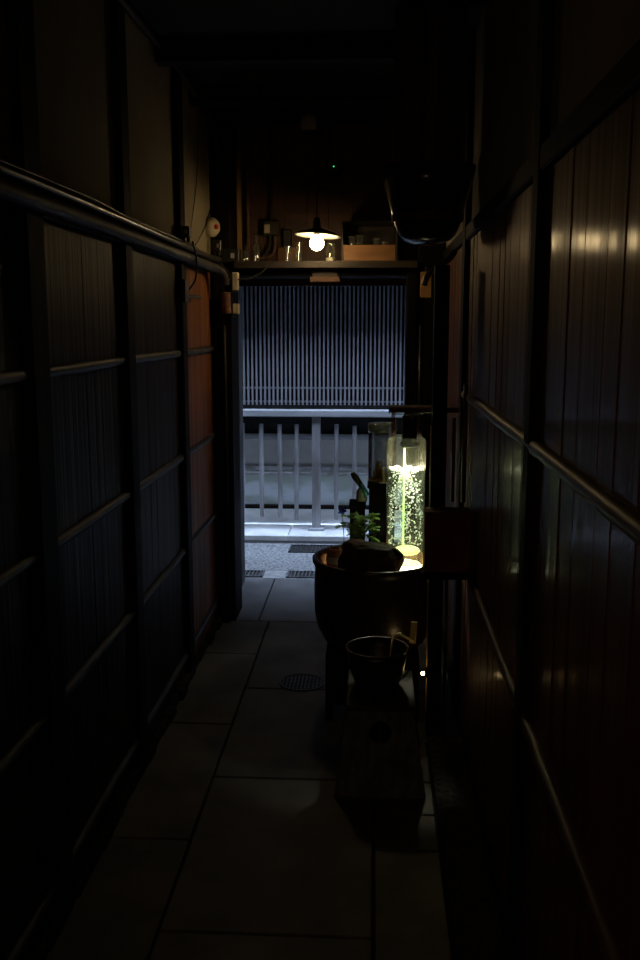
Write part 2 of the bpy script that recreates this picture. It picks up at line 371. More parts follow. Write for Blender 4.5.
# lattice window
lat = thing('lattice_window', 'grey wooden slatted lattice window on the house across the lane', 'lattice window', (-.37, 6.80, .85))
def fr(bm):
    box(bm, -1.66, 1.66, -.02, .03, .045, .075); box(bm, -1.66, 1.66, -.02, .03, 1.10, 1.16)
    for zz in (.165, .60): box(bm, -1.6, 1.6, .014, .03, zz, zz + .018)
one('lattice_frame', 'dark', fr, lat)
one('lattice_frame_rail', 'lattice', lambda bm: (box(bm, -1.6, 1.6, .012, .022, .09, .104), box(bm, -1.6, 1.6, .012, .022, .19, .204)), lat)
px = .0307
n = 100
slat_me = None
for k in range(-50, 50):
    xx = k * px + .003
    if slat_me is None:
        s = one('slat', 'lattice', lambda bm: box(bm, -.0068, .0068, -.012, .012, .06, 1.11), lat); slat_me = s.data; s.location.x = xx
    else:
        s = bpy.data.objects.new('slat', slat_me); COL.objects.link(s); s.parent = lat; s.location.x = xx
one('backing_board', 'dark', lambda bm: box(bm, -1.65, 1.65, .05, .1, .04, 1.2), lat)
# fence
fen = thing('picket_fence', 'weathered grey picket fence with a thick top beam across the lane', 'fence', (-.41, 6.6, .035))
one('top_beam', 'fence_rail', lambda bm: box(bm, -1.6, 1.6, -.05, .05, .825, .872, .005), fen)
one('rail', 'fence_rail', lambda bm: box(bm, -1.6, 1.6, .012, .035, .655, .692, .003), fen)
one('rail', 'fence', lambda bm: box(bm, -1.6, 1.6, .012, .030, .40, .418, .003), fen)
for xx in (0, -1.35, 1.35):
    p = one('post', 'fence', lambda bm: box(bm, xx - .030, xx + .030, -.03, .03, 0, .83, .004), fen)
    one('post_foot', 'pale', lambda bm: box(bm, xx - .058, xx + .058, -.045, .045, 0, .022, .004), p)
for i, xx in enumerate([-.395, -.262, -.140, .144, .272, .40, .53, -.53, -.66, .66, .80]):
    def pk(bm):
        zt = .765 + random.uniform(-.008, .008); zb = .085 + random.uniform(-.012, .01); j = random.uniform(-.006, .006)
        tube(bm, [(xx + j, -.002, zb), (xx + random.uniform(-.003, .003), -.002, .35), (xx, -.002, zt)], [.0145, .0165, .016], 8)
    one('picket', 'fence', pk, fen)

# ------------------------------------------------------------------ pendant lamp
lx, ly, lz = -.268, 4.36, 1.885
lamp = thing('pendant_lamp', 'white enamel dish pendant lamp with a glowing round bulb before the shelf', 'lamp', (lx, ly, lz - .033))
T = Matrix.Rotation(math.radians(4), 4, 'Y') @ Matrix.Rotation(math.radians(-2), 4, 'X')
def sh(bm): lathe(bm, [(.016, .082), (.03, .076), (.07, .064), (.104, .052), (.106, .049), (.104, .047), (.07, .058), (.03, .069), (.014, .074)], n=48, ax=T, close=True)
one('lamp_shade', 'enamel', sh, lamp, True)
one('shade_top', 'enamel_dark', lambda bm: lathe(bm, [(.014, .0835), (.031, .0785), (.07, .0665), (.1045, .0535)], n=48, ax=T), lamp, True)
one('socket', 'black', lambda bm: lathe(bm, [(0, .13), (.012, .128), (.017, .11), (.019, .086), (.014, .070), (.014, .050), (0, .050)], n=24), lamp, True)
one('bulb', 'bulb', lambda bm: lathe(bm, [(0, 0.001 - .018)] + [(.0325 * math.sin(a), .015 - .0325 * math.cos(a)) for a in [PI * k / 14 for k in range(1, 12)]] + [(.012, .054), (0, .054)], n=28), lamp, True)
one('cord', 'black', lambda bm: tube(bm, [(0, 0, .128), (0, 0, 2.499 - lz + .033)], .003, 6), lamp)

# ------------------------------------------------------------------ shelf with bottles and crate
shf = thing('shelf', 'dark wooden shelf plank over the passage mouth', 'shelf', (-.25, 4.70, 1.775))
one('plank', 'shelf', lambda bm: box(bm, -.43, .45, -.13, .22, .0, .022, .002), shf)
one('front_lip', 'shelf', lambda bm: box(bm, -.43, .45, -.142, -.130, -.006, .028, .002), shf)
ZS = 1.797
def ybottle(name, label, cat, x, y, h, r, m='bottle_glass', kind='bottle', group=None, fill=None):
    t = thing(name, label, cat, (x, y, ZS), group)
    if kind == 'bottle': prof = [(0, .002), (r * .92, .002), (r, .008), (r, h * .62), (r * .38, h * .76), (r * .34, h * .96), (r * .42, h * .97), (r * .42, h)]
    elif kind == 'jar': prof = [(0, .002), (r * .95, .002), (r, .007), (r, h * .78), (r * .8, h * .86), (r * .82, h)]
    else: prof = [(0, .002), (r * .8, .002), (r * .84, .008), (r, h)]
    one('body', m, lambda bm: lathe(bm, prof, n=24), t, True)
    rr = prof[-1][0]
    one('rim', 'glass_rim', lambda bm: lathe(bm, [(rr + .001, h - .002), (rr + .002, h), (rr, h + .0015), (rr - .002, h)], n=24, close=True), t, True)
    if fill: one('contents', fill, lambda bm: lathe(bm, [(0, .004), (r * .9, .005), (r * .93, .012), (r * .93, h * .27), (0, h * .30)], n=24), t, True)
    return t
ybottle('glass_bottle', 'small clear bottle at the left end of the shelf', 'bottle', -.627, 4.62, .085, .014)
ybottle('glass_bottle', 'tall slim bottle second from the left end of the shelf', 'bottle', -.577, 4.62, .125, .015)
ybottle('drinking_glass', 'narrow clear glass on the shelf left of the lamp bulb', 'glass', -.425, 4.63, .080, .017, kind='tumbler')
ybottle('drinking_glass', 'narrow clear glass on the shelf just behind the lamp bulb', 'glass', -.372, 4.63, .095, .017, kind='tumbler')
ybottle('glass_jar', 'clear glass jar with pale white contents right of the lamp bulb', 'jar', -.218, 4.62, .090, .026, kind='jar', fill='white')
cr = thing('wooden_crate', 'open amber wooden crate holding glasses on the right of the shelf', 'crate', (-.030, 4.70, ZS))
one('front_board', 'crate_wood', lambda bm: box(bm, -.125, .125, -.10, -.09, .0, .082, .002), cr)
one('base_board', 'crate_wood', lambda bm: box(bm, -.125, .125, -.089, .09, .0, .008), cr)
one('side_board', 'shelf', lambda bm: box(bm, -.135, -.126, -.10, .09, 0, .185, .001), cr)
one('side_board', 'shelf', lambda bm: box(bm, .126, .135, -.10, .09, 0, .185, .001), cr)
one('top_board', 'shelf', lambda bm: box(bm, -.135, .135, -.10, .09, .186, .195, .001), cr)
one('back_board', 'shelf', lambda bm: box(bm, -.125, .125, .08, .09, .009, .185), cr)
for x, h, nm in ((-.115, .125, 'clear tumbler at the left inside the wooden crate'), (-.078, .130, 'clear tumbler second from left inside the wooden crate'), (.004, .115, 'clear tumbler in the middle of the wooden crate'), (.045, .10, 'short clear tumbler at the right inside the wooden crate')):
    t = ybottle('drinking_glass', nm, 'glass', x, 4.66, h - .008, .017, kind='tumbler'); t.location.z = ZS + .0085
pk = thing('wood_block', 'small brown wooden plate fixed under the shelf plank', 'plate', (-.245, 4.61, 1.705))
one('plate', 'board_brown', lambda bm: box(bm, -.072, .072, -.006, .010, 0, .026, .002), pk)
one('batten', 'shelf', lambda bm: box(bm, -.06, .06, -.0025, .009, .0262, .070), pk)

# wall fittings above the shelf
def pipe(name, label, pts, r, m, cat='pipe', k=6, group=None, straight=False, clips=None):
    o = one(name, m, lambda bm: tube(bm, pts if straight else curve(pts, k), r, 12), None, True)
    return tag(o, label, cat, group)
t = thing('junction_box', 'grey junction box with curved conduits on the boards over the shelf', 'junction box', (-.535, 4.905, 1.95))
one('box_body', 'pipe_grey', lambda bm: box(bm, -.042, .042, -.03, .022, .0, .075, .006), t)
one('box_cover', 'cream', lambda bm: box(bm, -.034, -.004, -.034, -.030, .012, .055, .002), t)
one('conduit', 'pipe_brown', lambda bm: tube(bm, curve([(.018, -.005, .0), (.018, -.005, -.05), (.005, -.006, -.09), (-.03, -.008, -.11), (-.06, -.01, -.115)]), .0075, 10), t, True)
one('conduit', 'pipe_grey', lambda bm: tube(bm, curve([(-.006, -.005, .0), (-.008, -.005, -.04), (-.028, -.006, -.08), (-.05, -.008, -.095)]), .006, 10), t, True)
one('conduit', 'pipe_grey', lambda bm: tube(bm, curve([(.0, -.005, .075), (0, -.005, .2), (0, -.005, .53)]), .008, 10), t, True)
for x, r, m, l in ((-.745, .011, 'pipe_grey', 'slim grey vertical pipe in the left corner over the shelf'), (-.705, .017, 'edge', 'tan vertical pipe in the left corner over the shelf'), (-.655, .009, 'pipe_brown', 'thin reddish vertical conduit over the left of the shelf')):
    pipe('wall_pipe', l, [(x, 4.905, 1.80 if x > -.70 else 1.84), (x, 4.905, 2.49)], r, m, straight=True)
t = thing('switch_box', 'small black switch box on the boards left of the lamp', 'switch', (-.452, 4.91, 1.895))
one('box_body', 'black', lambda bm: box(bm, -.022, .022, -.025, .017, 0, .085, .004), t); one('toggle', 'pipe_grey', lambda bm: box(bm, -.006, .006, -.031, -.025, .03, .05, .001), t)
one('board', 'crate_wood', lambda bm: box(bm, -.05, .045, .005, .018, -.09, -.002, .001), t)
t = thing('smoke_detector', 'round grey ceiling detector on a beam above the lamp', 'detector', (-.325, 4.70, 2.425))
one('base_disc', 'pale', lambda bm: lathe(bm, [(0, .0748), (.03, .0748), (.042, .05), (.044, .02), (.04, .004), (.025, 0), (0, 0)], n=28), t, True)
one('grille', 'pipe_grey', lambda bm: lathe(bm, [(.018, -.001), (.026, -.003), (.03, -.001)], n=28), t, True)
t = thing('signal_box', 'small black box with a tiny green light above the lamp', 'indicator', (-.213, 4.86, 2.268))
one('box_body', 'black', lambda bm: box(bm, -.035, .035, -.02, .067, -.02, .05, .004), t)
one('green_light', 'green_led', lambda bm: lathe(bm, [(0, .004), (.003, .003), (.004, 0)], c=(0, -.020, .012), n=12, ax=Matrix.Rotation(PI / 2, 4, 'X')), t, True)
# drooping cable under the shelf
pipe('hanging_cable', 'black cable drooping under the left end of the shelf', [(-.705, 4.545, 1.715), (-.655, 4.545, 1.715), (-.60, 4.545, 1.722), (-.55, 4.548, 1.745), (-.52, 4.55, 1.775)], .0045, 'pipe_grey', 'cable')

# ------------------------------------------------------------------ left wall fittings
pipe('wall_pipe', 'thick dark pipe running along the left wall above the boards', [(-.755, -.9, 1.772), (-.755, 2.2, 1.772), (-.755, 3.6, 1.768), (-.748, 4.30, 1.762), (-.73, 4.42, 1.755), (-.715, 4.47, 1.73), (-.712, 4.49, 1.69)], .021, 'pipe_grey')
pipe('wall_pipe', 'slim glossy pipe running on top of the thick left wall pipe', [(-.765, -.9, 1.815), (-.763, 1.2, 1.812), (-.765, 2.4, 1.816), (-.765, 3.5, 1.812), (-.762, 4.25, 1.808), (-.75, 4.42, 1.806), (-.742, 4.50, 1.806)], .013, 'pipe_shiny')
pipe('wall_cable', 'limp cable lying over the slim pipe on the left wall', [(-.772, -.9, 1.834), (-.772, 1.5, 1.832), (-.775, 2.1, 1.836), (-.770, 2.6, 1.838), (-.775, 3.0, 1.831), (-.77, 3.6, 1.831), (-.77, 4.1, 1.827)], .0045, 'black', 'cable')
pipe('wall_cable', 'grey conduit running in the corner of ceiling and left wall', [(-.775, -.9, 2.46), (-.775, 2.0, 2.462), (-.775, 3.0, 2.468), (-.775, 3.7, 2.482), (-.77, 4.2, 2.46), (-.765, 4.54, 2.42), (-.76, 4.60, 2.25)], .014, 'pipe_grey', 'conduit')
pipe('lagged_pipe', 'brown wrapped pipe dropping down the left door jamb', curve([(-.712, 4.505, 1.655), (-.712, 4.51, 1.60), (-.708, 4.515, 1.555)], 8), [.021 + (.0025 if i % 2 else -.001) for i in range(17)], 'pipe_brown', straight=True)
t = thing('alarm_bell', 'cream round alarm with a red centre at the left passage end', 'alarm', (-.775, 4.50, 1.955))
AX = Matrix.Rotation(math.radians(68), 4, 'Y') @ Matrix.Diagonal((1, .85, 1, 1))
R2 = Matrix.Rotation(math.radians(-36), 4, 'Z') @ Matrix.Rotation(PI / 2, 4, 'Y')
one('dome', 'cream', lambda bm: lathe(bm, [(0, .032), (.018, .031), (.036, .022), (.045, .008), (.045, -.012), (0, -.012)], n=32, ax=R2), t, True)
one('red_centre', 'red', lambda bm: lathe(bm, [(0, .041), (.008, .040), (.012, .036), (.013, .028)], n=20, ax=R2), t, True)
def meter(name, label, x, y, z, sx, sy, sz, m='black', cat='box'):
    t = thing(name, label, cat, (x, y, z))
    one('case', m, lambda bm: box(bm, -sx, sx, -sy, sy, 0, sz, .004), t)
    one('terminal', 'pale', lambda bm: box(bm, sx * .1, sx * .5, -sy - .004, -sy, sz * .3, sz * .65, .001), t)
    for k in (-1, 1): one('gland', 'pipe_grey', lambda bm: lathe(bm, [(0, 0), (.007, 0), (.007, -.016), (0, -.016)], c=(k * sx * .5, 0, 0), n=12), t)
    return t
meter('junction_box', 'small black junction box perched on the left wall pipes', -.757, 3.80, 1.845, .018, .028, .042)
meter('junction_box', 'black junction box below the cream alarm on the left', -.75, 4.50, 1.845, .022, .02, .05)
meter('junction_box', 'wide black box at the left end of the shelf', -.700, 4.60, 1.797, .045, .035, .065)
pipe('thin_cord', 'thin black cord falling from the jamb to the pipes', [(-.785, 4.56, 2.06), (-.782, 4.40, 1.96), (-.778, 4.20, 1.875), (-.772, 4.08, 1.84)], .003, 'black', 'cord')
pipe('thin_cord', 'thin grey cord hanging on the last cream plaster bay', [(-.792, 4.35, 2.47), (-.792, 4.25, 2.15), (-.792, 4.10, 1.93), (-.79, 4.02, 1.845)], .0015, 'pipe_grey', 'cord')
pipe('thin_cord', 'looped black cord below the junction box on the pipes', [(-.733, 3.81, 1.83), (-.728, 3.86, 1.76), (-.745, 3.92, 1.69), (-.765, 3.90, 1.65), (-.78, 3.86, 1.625)], .004, 'black', 'cord')
t = thing('wall_bracket', 'black iron bracket on the amber boards of the left wall', 'bracket', (-.770, 3.80, 1.60))
one('back_plate', 'iron', lambda bm: box(bm, -.002, .012, -.035, .035, -.01, .08, .002), t)
one('arm', 'iron', lambda bm: box(bm, .0, .012, .036, .32, .012, .026, .002), t)
for k, (z, h) in enumerate(((1.665, .085), (1.552, .050))):
    t = thing('switch_plate', ('upper taller' if k == 0 else 'lower shorter') + ' cream box beside the wrapped pipe at the left jamb', 'box', (-.672, 4.55, z))
    one('case', 'cream', lambda bm: box(bm, -.014, .014, -.015, .034, 0, h, .003), t)
    one('clip', 'pipe_grey', lambda bm: box(bm, -.018, .012, -.012, .034, -.008, -.0005, .001), t)
pipe('wall_pipe', 'thin vertical conduit low on the left door jamb', [(-.725, 4.532, .62), (-.725, 4.532, 1.50)], .006, 'pipe_grey', straight=True)
for k, (dx, l) in enumerate(((-.012, 'left strand of the loose wires by the wrapped pipe'), (.006, 'right strand of the loose wires by the wrapped pipe'))):
    pipe('loose_wire', l, [(-.745 + dx, 4.482, 1.84), (-.735 + dx, 4.47, 1.79), (-.70 + dx, 4.465, 1.75), (-.69 + dx, 4.475, 1.72), (-.70 + dx, 4.482, 1.70)], .003, 'pipe_shiny', 'wire')

# ------------------------------------------------------------------ planter pot with stone, fern and tank
PX, PY = .009, 3.58
std = thing('pot_stand', 'black low wooden stand under the brown planter pot', 'stand', (PX, PY, 0))
one('stand_top', 'black_rough', lambda bm: box(bm, -.185, .17, -.20, .17, .235, .262, .004), std)
for sx in (-.17, .155):
    for sy in (-.185, .155): one('leg', 'black_rough', lambda bm: box(bm, sx - .015, sx + .015, sy - .015, sy + .015, 0, .235, .002), std)
one('apron', 'black_rough', lambda bm: box(bm, -.155, .14, -.195, -.18, .06, .234, .002), std)
one('apron', 'black_rough', lambda bm: box(bm, -.183, -.172, -.17, .14, .06, .234, .002), std)
pot = thing('planter_pot', 'large glossy brown ceramic pot on the black stand', 'pot', (PX, PY, .263))
prof = [(0, 0), (.185, 0), (.200, .012), (.226, .06), (.238, .12), (.240, .22), (.236, .295), (.240, .312), (.247, .322), (.247, .335), (.238, .340), (.226, .335), (.222, .32)]
one('outer_wall', 'ceramic', lambda bm: lathe(bm, prof, n=72), pot, True)
one('inner_wall', 'ceramic_in', lambda bm: lathe(bm, [(.2215, .323), (.218, .30), (.219, .262), (.216, .24), (0, .24)], n=72), pot, True)
ZSAND = .263 + .272
def sand(bm):
    lathe(bm, [(0, .2705)] + [(.2165 * k / 12, .270) for k in range(1, 13)], n=60)
    for v in bm.verts: v.co.z += .004 * noise.noise(v.co * 22)
one('sand_fill', 'sand', sand, pot, True)
# stone
def stone(bm, rx, ry, rz, seed):
    bmesh.ops.create_icosphere(bm, subdivisions=5, radius=1)
    for v in bm.verts:
        p = v.co.copy(); d = 1 + .17 * noise.noise(p * 1.6 + Vector((seed, 0, 0))) + .08 * noise.noise(p * 4 + Vector((0, seed, 0))) + .03 * noise.noise(p * 11)
        s = max(0, 1 - .18 * max(0, p.x))
        q = Vector((p.x * rx, p.y * ry, p.z * rz * s)) * d
        q.z = max(q.z, -rz * .72)
        if q.z > rz * .45: q.z = rz * .45 + (q.z - rz * .45) * (.35 - .5 * p.x)
        v.co = q
tag(one('garden_stone', 'stone', lambda bm: stone(bm, .120, .066, .118, 9.7), None, True), 'rugged black rock lying at the front of the planter pot', 'rock').location = (-.012, 3.445, ZSAND + .083)
# fern
fern = thing('fern', 'small feathery green plant growing behind the black rock', 'plant', (-.045, 3.60, ZSAND))
def frond(bm, base, tip, n=13, L=.028, sag=.03):
    base, tip = Vector(base), Vector(tip); d = tip - base; side = d.cross(Vector((0, 0, 1))).normalized()
    pts = [base + d * (i / n) + Vector((0, 0, 1)) * sag * 4 * (i / n) * (1 - i / n) for i in range(n + 1)]
    tube(bm, pts, [.0012 * (1 - .7 * i / n) for i in range(n + 1)], 5)
    for i in range(2, n):
        t = i / n; ll = L * math.sin(PI * min(1, t * 1.05)) ** .7 + .004
        for s in (-1, 1):
            a = pts[i]; b = a + side * s * ll + d.normalized() * ll * .5 + Vector((0, 0, random.uniform(-.3, .15) * ll))
            wv = d.normalized() * .0016; up = Vector((0, 0, .0009)); m_ = (a + b) / 2
            v = [bm.verts.new(q) for q in (a, m_ + wv + up, b, m_ - wv + up)]
            u = [bm.verts.new(q - up * 1.3) for q in (a, m_ + wv, b, m_ - wv)]
            bm.faces.new(v); bm.faces.new(u[::-1])
            for k in range(4): bm.faces.new((v[k], v[(k + 1) % 4], u[(k + 1) % 4], u[k]))
for k, (bx, bz) in enumerate(((-.028, .185), (-.006, .215), (.016, .165), (0, .14))):
    one('stem', 'stem', lambda bm: tube(bm, curve([(0, 0, 0), (bx * .4, 0, bz * .6), (bx, -.004, bz)]), .0015, 5), fern)
    for i in range(8):
        a = (i / 8 + random.uniform(-.05, .05)) * 2 * PI; r = random.uniform(.045, .085)
        tip = (max(-.105, min(.072, bx + 1.25 * r * math.cos(a))), -.006 + .5 * r * math.sin(a), bz + random.uniform(-.02, .035))
        one('frond', 'leaf', lambda bm: frond(bm, (bx, -.004, bz), tip, n=17, L=random.uniform(.014, .021), sag=random.uniform(.004, .012)), fern)
for i in range(7):
    a = random.uniform(-.3, .5); one('frond', 'leaf', lambda bm: frond(bm, (.01, -.01, 0), (random.uniform(.045, .062), random.uniform(-.02, .0), random.uniform(.12, .16)), L=.018, sag=.02), fern)
fl = thing('blue_flower', 'tiny blue flower rising left of the fern', 'flower', (-.118, 3.60, ZSAND))
one('stem', 'stem', lambda bm: tube(bm, curve([(0, 0, 0), (.004, 0, .12), (-.004, 0, .235)]), .0014, 5), fl)
def petal(k):
    a = k * 2 * PI / 5
    def f(bm):
        bmesh.ops.create_uvsphere(bm, u_segments=8, v_segments=6, radius=1)
        for v in bm.verts:
            v.co = Vector((v.co.x * .011 + .011, v.co.y * .006, v.co.z * .0018)); v.co = Matrix.Rotation(a, 3, 'Z') @ (Matrix.Rotation(-.5, 3, 'Y') @ v.co)
            v.co = Matrix.Rotation(.9, 3, 'X') @ v.co + Vector((-.004, 0, .24))
    return f
for k in range(5): one('petal', 'blue', petal(k), fl, True)
cup = thing('clay_cup', 'small reddish clay cup with a grey band left of the rock', 'cup', (-.150, 3.60, ZSAND))
one('cup_body', 'clay', lambda bm: lathe(bm, [(0, .002), (.026, .002), (.03, .01), (.034, .05), (.03, .082), (.020, .094), (.016, .092), (.026, .08), (.03, .05), (.026, .012), (0, .01)], n=32), cup, True)
one('band', 'pale', lambda bm: lathe(bm, [(.0345, .035), (.0352, .045), (.0352, .055), (.0342, .062)], n=32), cup, True)

# bubbling water tank
TX, TY, TR = .126, 3.60, .076
tank = thing('bubble_tank', 'tall clear cylinder of bubbling lit water standing in the pot', 'water tank', (TX, TY, ZSAND + .003))
H0 = ZSAND + .003; WL = .952 - H0; TT = 1.065 - H0
one('glass_wall', 'glass', lambda bm: lathe(bm, [(0, .001), (TR, .001), (TR, WL)], n=56), tank, True)
one('misted_glass', 'glass_misty', lambda bm: lathe(bm, [(TR, WL + .0005), (TR, TT - .006), (TR - .004, TT)], n=56), tank, True)
one('glass_shoulder', 'glass_misty', lambda bm: lathe(bm, [(TR - .004, TT + .0005), (.064, TT + .006), (.060, TT + .008)], n=56), tank, True)
one('glass_neck', 'glass', lambda bm: lathe(bm, [(.060, TT + .009), (.060, TT + .098)], n=48), tank, True)
one('neck_rim', 'glass_rim', lambda bm: lathe(bm, [(.0605, TT + .098), (.062, TT + .101), (.0605, TT + .104), (.058, TT + .101)], n=48, close=True), tank, True)
one('water', 'water', lambda bm: lathe(bm, [(0, .036), (TR - .005, .036), (TR - .004, WL - .008), (0, WL - .008)], n=56), tank, True)
def froth(bm):
    for i in range(100):
        a = random.uniform(0, 2 * PI); r = (TR - .007) * math.sqrt(random.random()); s = random.uniform(.002, .0045)
        bmesh.ops.create_icosphere(bm, subdivisions=1, radius=s, matrix=Matrix.Translation((r * math.cos(a), r * math.sin(a), WL - .004 + random.uniform(-.006, .005))))
fo = one('froth', 'bubble', froth, tank, True); fo['kind'] = 'stuff'
def bubbles(bm):
    for i in range(560):
        a = random.uniform(0, 2 * PI); r = (TR - .008) * math.sqrt(random.uniform(.02, 1)); z = random.uniform(.11, WL - .012); s = random.choice((.0018, .0022, .0028, .0034))
        x, y = r * math.cos(a), r * math.sin(a)
        if x > .028 and y > -.035 and random.random() < .55: continue
        mt = Matrix.Translation((x, y, z)) @ Matrix.Rotation(random.uniform(0, 3), 4, 'Y') @ Matrix.Diagonal((random.uniform(.8, 2.0), 1, random.uniform(.7, 1.1), 1))
        bmesh.ops.create_icosphere(bm, subdivisions=1, radius=s, matrix=mt)
bb = one('bubbles', 'bubble', bubbles, tank, True); bb['kind'] = 'stuff'
one('air_rod', 'rod_glow', lambda bm: lathe(bm, [(0, .10), (.0038, .10), (.0038, TT - .034), (0, TT - .034)], c=(-.008, -.01, 0), n=14), tank, True)
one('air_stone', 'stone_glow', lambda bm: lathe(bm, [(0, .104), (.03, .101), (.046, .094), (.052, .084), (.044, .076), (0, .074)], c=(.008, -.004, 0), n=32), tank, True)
one('base_light', 'base_glow', lambda bm: lathe(bm, [(0, .034), (.060, .034), (.068, .028), (.068, .004), (0, .004)], n=40), tank, True)
lh = one('lamp_housing', 'black', lambda bm: lathe(bm, [(0, TT + .092), (.028, TT + .092), (.030, TT + .088), (.030, TT - .008), (.036, TT - .012), (.036, TT - .026), (.030, TT - .03), (.028, TT - .022), (0, TT - .022)], c=(.012, 0, 0), n=36), tank, True)
one('lamp_lens', 'lamp_glow', lambda bm: lathe(bm, [(0, TT - .024), (.020, TT - .024), (.020, TT - .0225), (0, TT - .0225)], c=(.012, 0, 0), n=24), lh, True)
sl = bpy.data.lights.new('tank_lamp', 'SPOT'); sl.energy = TANK_LAMP; sl.color = (1, .91, .70); sl.spot_size = math.radians(92); sl.spot_blend = .5; sl.shadow_soft_size = .012
so = bpy.data.objects.new('tank_lamp', sl); COL.objects.link(so); so.parent = lh; so.location = (.012, 0, TT - .028)
# board over the tank
t = thing('bracket_board', 'dark brown board jutting from the right wall over the tank', 'board', (.205, 3.60, 1.172))
one('board', 'board_brown', lambda bm: box(bm, -.145, .125, -.06, .06, .0, .020, .003), t)
one('lip', 'board_brown', lambda bm: box(bm, -.149, -.1455, -.06, .06, -.004, .026, .001), t)

# second jar on pedestal
ped = thing('pedestal', 'black square wooden pedestal behind the pot under the small jar', 'pedestal', (.036, 3.96, 0))
one('column', 'black_rough', lambda bm: box(bm, -.055, .055, -.055, .055, .0, .815, .004), ped)
one('cap', 'black_rough', lambda bm: box(bm, -.062, .062, -.062, .062, .8155, .835, .003), ped)
jar = thing('specimen_jar', 'shorter clear water jar with amber weed on the black pedestal', 'jar', (.036, 3.96, .836))
one('glass_wall', 'glass_dark', lambda bm: lathe(bm, [(0, .002), (.058, .002), (.060, .006), (.060, .215)], n=48), jar, True)
one('rim', 'glass_rim', lambda bm: lathe(bm, [(.0605, .215), (.0615, .225), (.0615, .248), (.059, .252), (.058, .248), (.058, .218)], n=48, close=True), jar, True)
one('lid', 'glass', lambda bm: lathe(bm, [(0, .255), (.056, .253), (.060, .250)], n=48), jar, True)
one('gravel_bed', 'coral', lambda bm: lathe(bm, [(0, .004), (.054, .004), (.056, .008), (.054, .014), (0, .012)], n=40), jar, True)
def blade(bm):
    a = random.uniform(0, 2 * PI); r = random.uniform(.005, .04); h = random.uniform(.03, .085)
    p = Vector((r * math.cos(a), r * math.sin(a), .013)); q = p + Vector((random.uniform(-.018, .018) * .6, random.uniform(-.01, .01) * .5, h))
    if q.xy.length > .05: q.xy *= .05 / q.xy.length
    m_ = (p + q) / 2 + Vector((random.uniform(-.006, .006), 0, 0)); tube(bm, curve([p, m_, q], 4), [.005, .0065, .0068, .0065, .006, .005, .004, .003, .001], 6)
for k in range(14): one('weed_blade', 'coral', blade, jar, True)

# black crate with a spray bottle left of pedestal
ct = thing('black_crate', 'black box stack left of the pedestal behind the fern', 'crate', (-.080, 3.96, 0))
one('case', 'black_rough', lambda bm: box(bm, -.020, .045, -.05, .05, 0, .735, .004), ct); one('rim', 'black_rough', lambda bm: box(bm, -.024, .048, -.054, .054, .735, .75, .003), ct)
sp = thing('spray_bottle', 'pale green spray bottle with a slanting black and teal nozzle', 'spray bottle', (-.050, 3.95, .751))
one('bottle_body', 'bottle_green', lambda bm: lathe(bm, [(0, 0), (.021, 0), (.024, .006), (.024, .045), (.010, .062), (.010, .068), (0, .068)], n=28), sp, True)
one('barrel', 'teal', lambda bm: tube(bm, [(.026, -.026, .030), (.014, -.022, .048), (-.005, -.005, .0745)], [.010, .012, .012], 14), sp, True)
one('nozzle', 'black', lambda bm: tube(bm, [(-.006, -.004, .075), (-.030, -.006, .108), (-.042, -.007, .125)], [.012, .014, .009], 14), sp, True)

# ------------------------------------------------------------------ right side of the tank
t = slim = thing('slim_post', 'slim dark upright with a tiny amber light low on it, right of the tank', 'post', (.222, 3.275, 0))
one('shaft', 'black_rough', lambda bm: box(bm, -.020, .03, -.03, .03, 0, 1.70, .002), t)
one('lit_edge', 'edge', lambda bm: box(bm, -.0235, -.0203, -.018, .018, .10, 1.15, .0008), t)  # pale strip standing in for light along the post's edge
t = thing('letter_box', 'reddish brown wooden box fixed to the right wall by the tank', 'box', (.250, 3.19, .655))
one('case', 'box_red', lambda bm: box(bm, -.072, .088, -.04, .05, 0, .205, .003), t)
one('ledge', 'black_rough', lambda bm: box(bm, -.078, .089, -.046, .05, -.024, -.0005, .003), t)
one('lid', 'box_red', lambda bm: box(bm, -.075, .088, -.043, .05, .2055, .214, .002), t)
for x, r, z0, z1, m, l in ((.280, .006, .90, 1.18, 'pipe_shiny', 'short shiny tube standing above the reddish box'), (.318, .009, .90, 1.30, 'pipe_shiny', 'bright metal conduit on the right wall above the reddish box')):
    pipe('wall_pipe', l, [(x, 3.28, z0 - .02), (x, 3.28, z1)], r, m, straight=True)
pipe('wall_pipe', 'thin pale conduit below the reddish box', [(.262, 3.215, .02), (.262, 3.215, .625)], .006, 'pipe_shiny', straight=True)
t = thing('hanging_plank', 'pale tan board hung on the right door jamb', 'board', (.240, 4.57, 1.63))
one('plank', 'edge', lambda bm: box(bm, -.026, .026, -.008, .010, 0, .12, .002), t); one('peg', 'iron', lambda bm: box(bm, -.005, .005, -.012, .012, .121, .145), t)
pipe('wall_pipe', 'thin conduit on the right door jamb', [(.218, 4.585, .5), (.218, 4.585, 1.50)], .005, 'pipe_shiny', straight=True)
pipe('curved_branch', 'curved brown pipe below the big hanging vessel', [(.20, 3.95, 1.66), (.215, 3.95, 1.70), (.25, 3.95, 1.735), (.30, 3.95, 1.765), (.325, 3.95, 1.80)], .013, 'pipe_shiny')

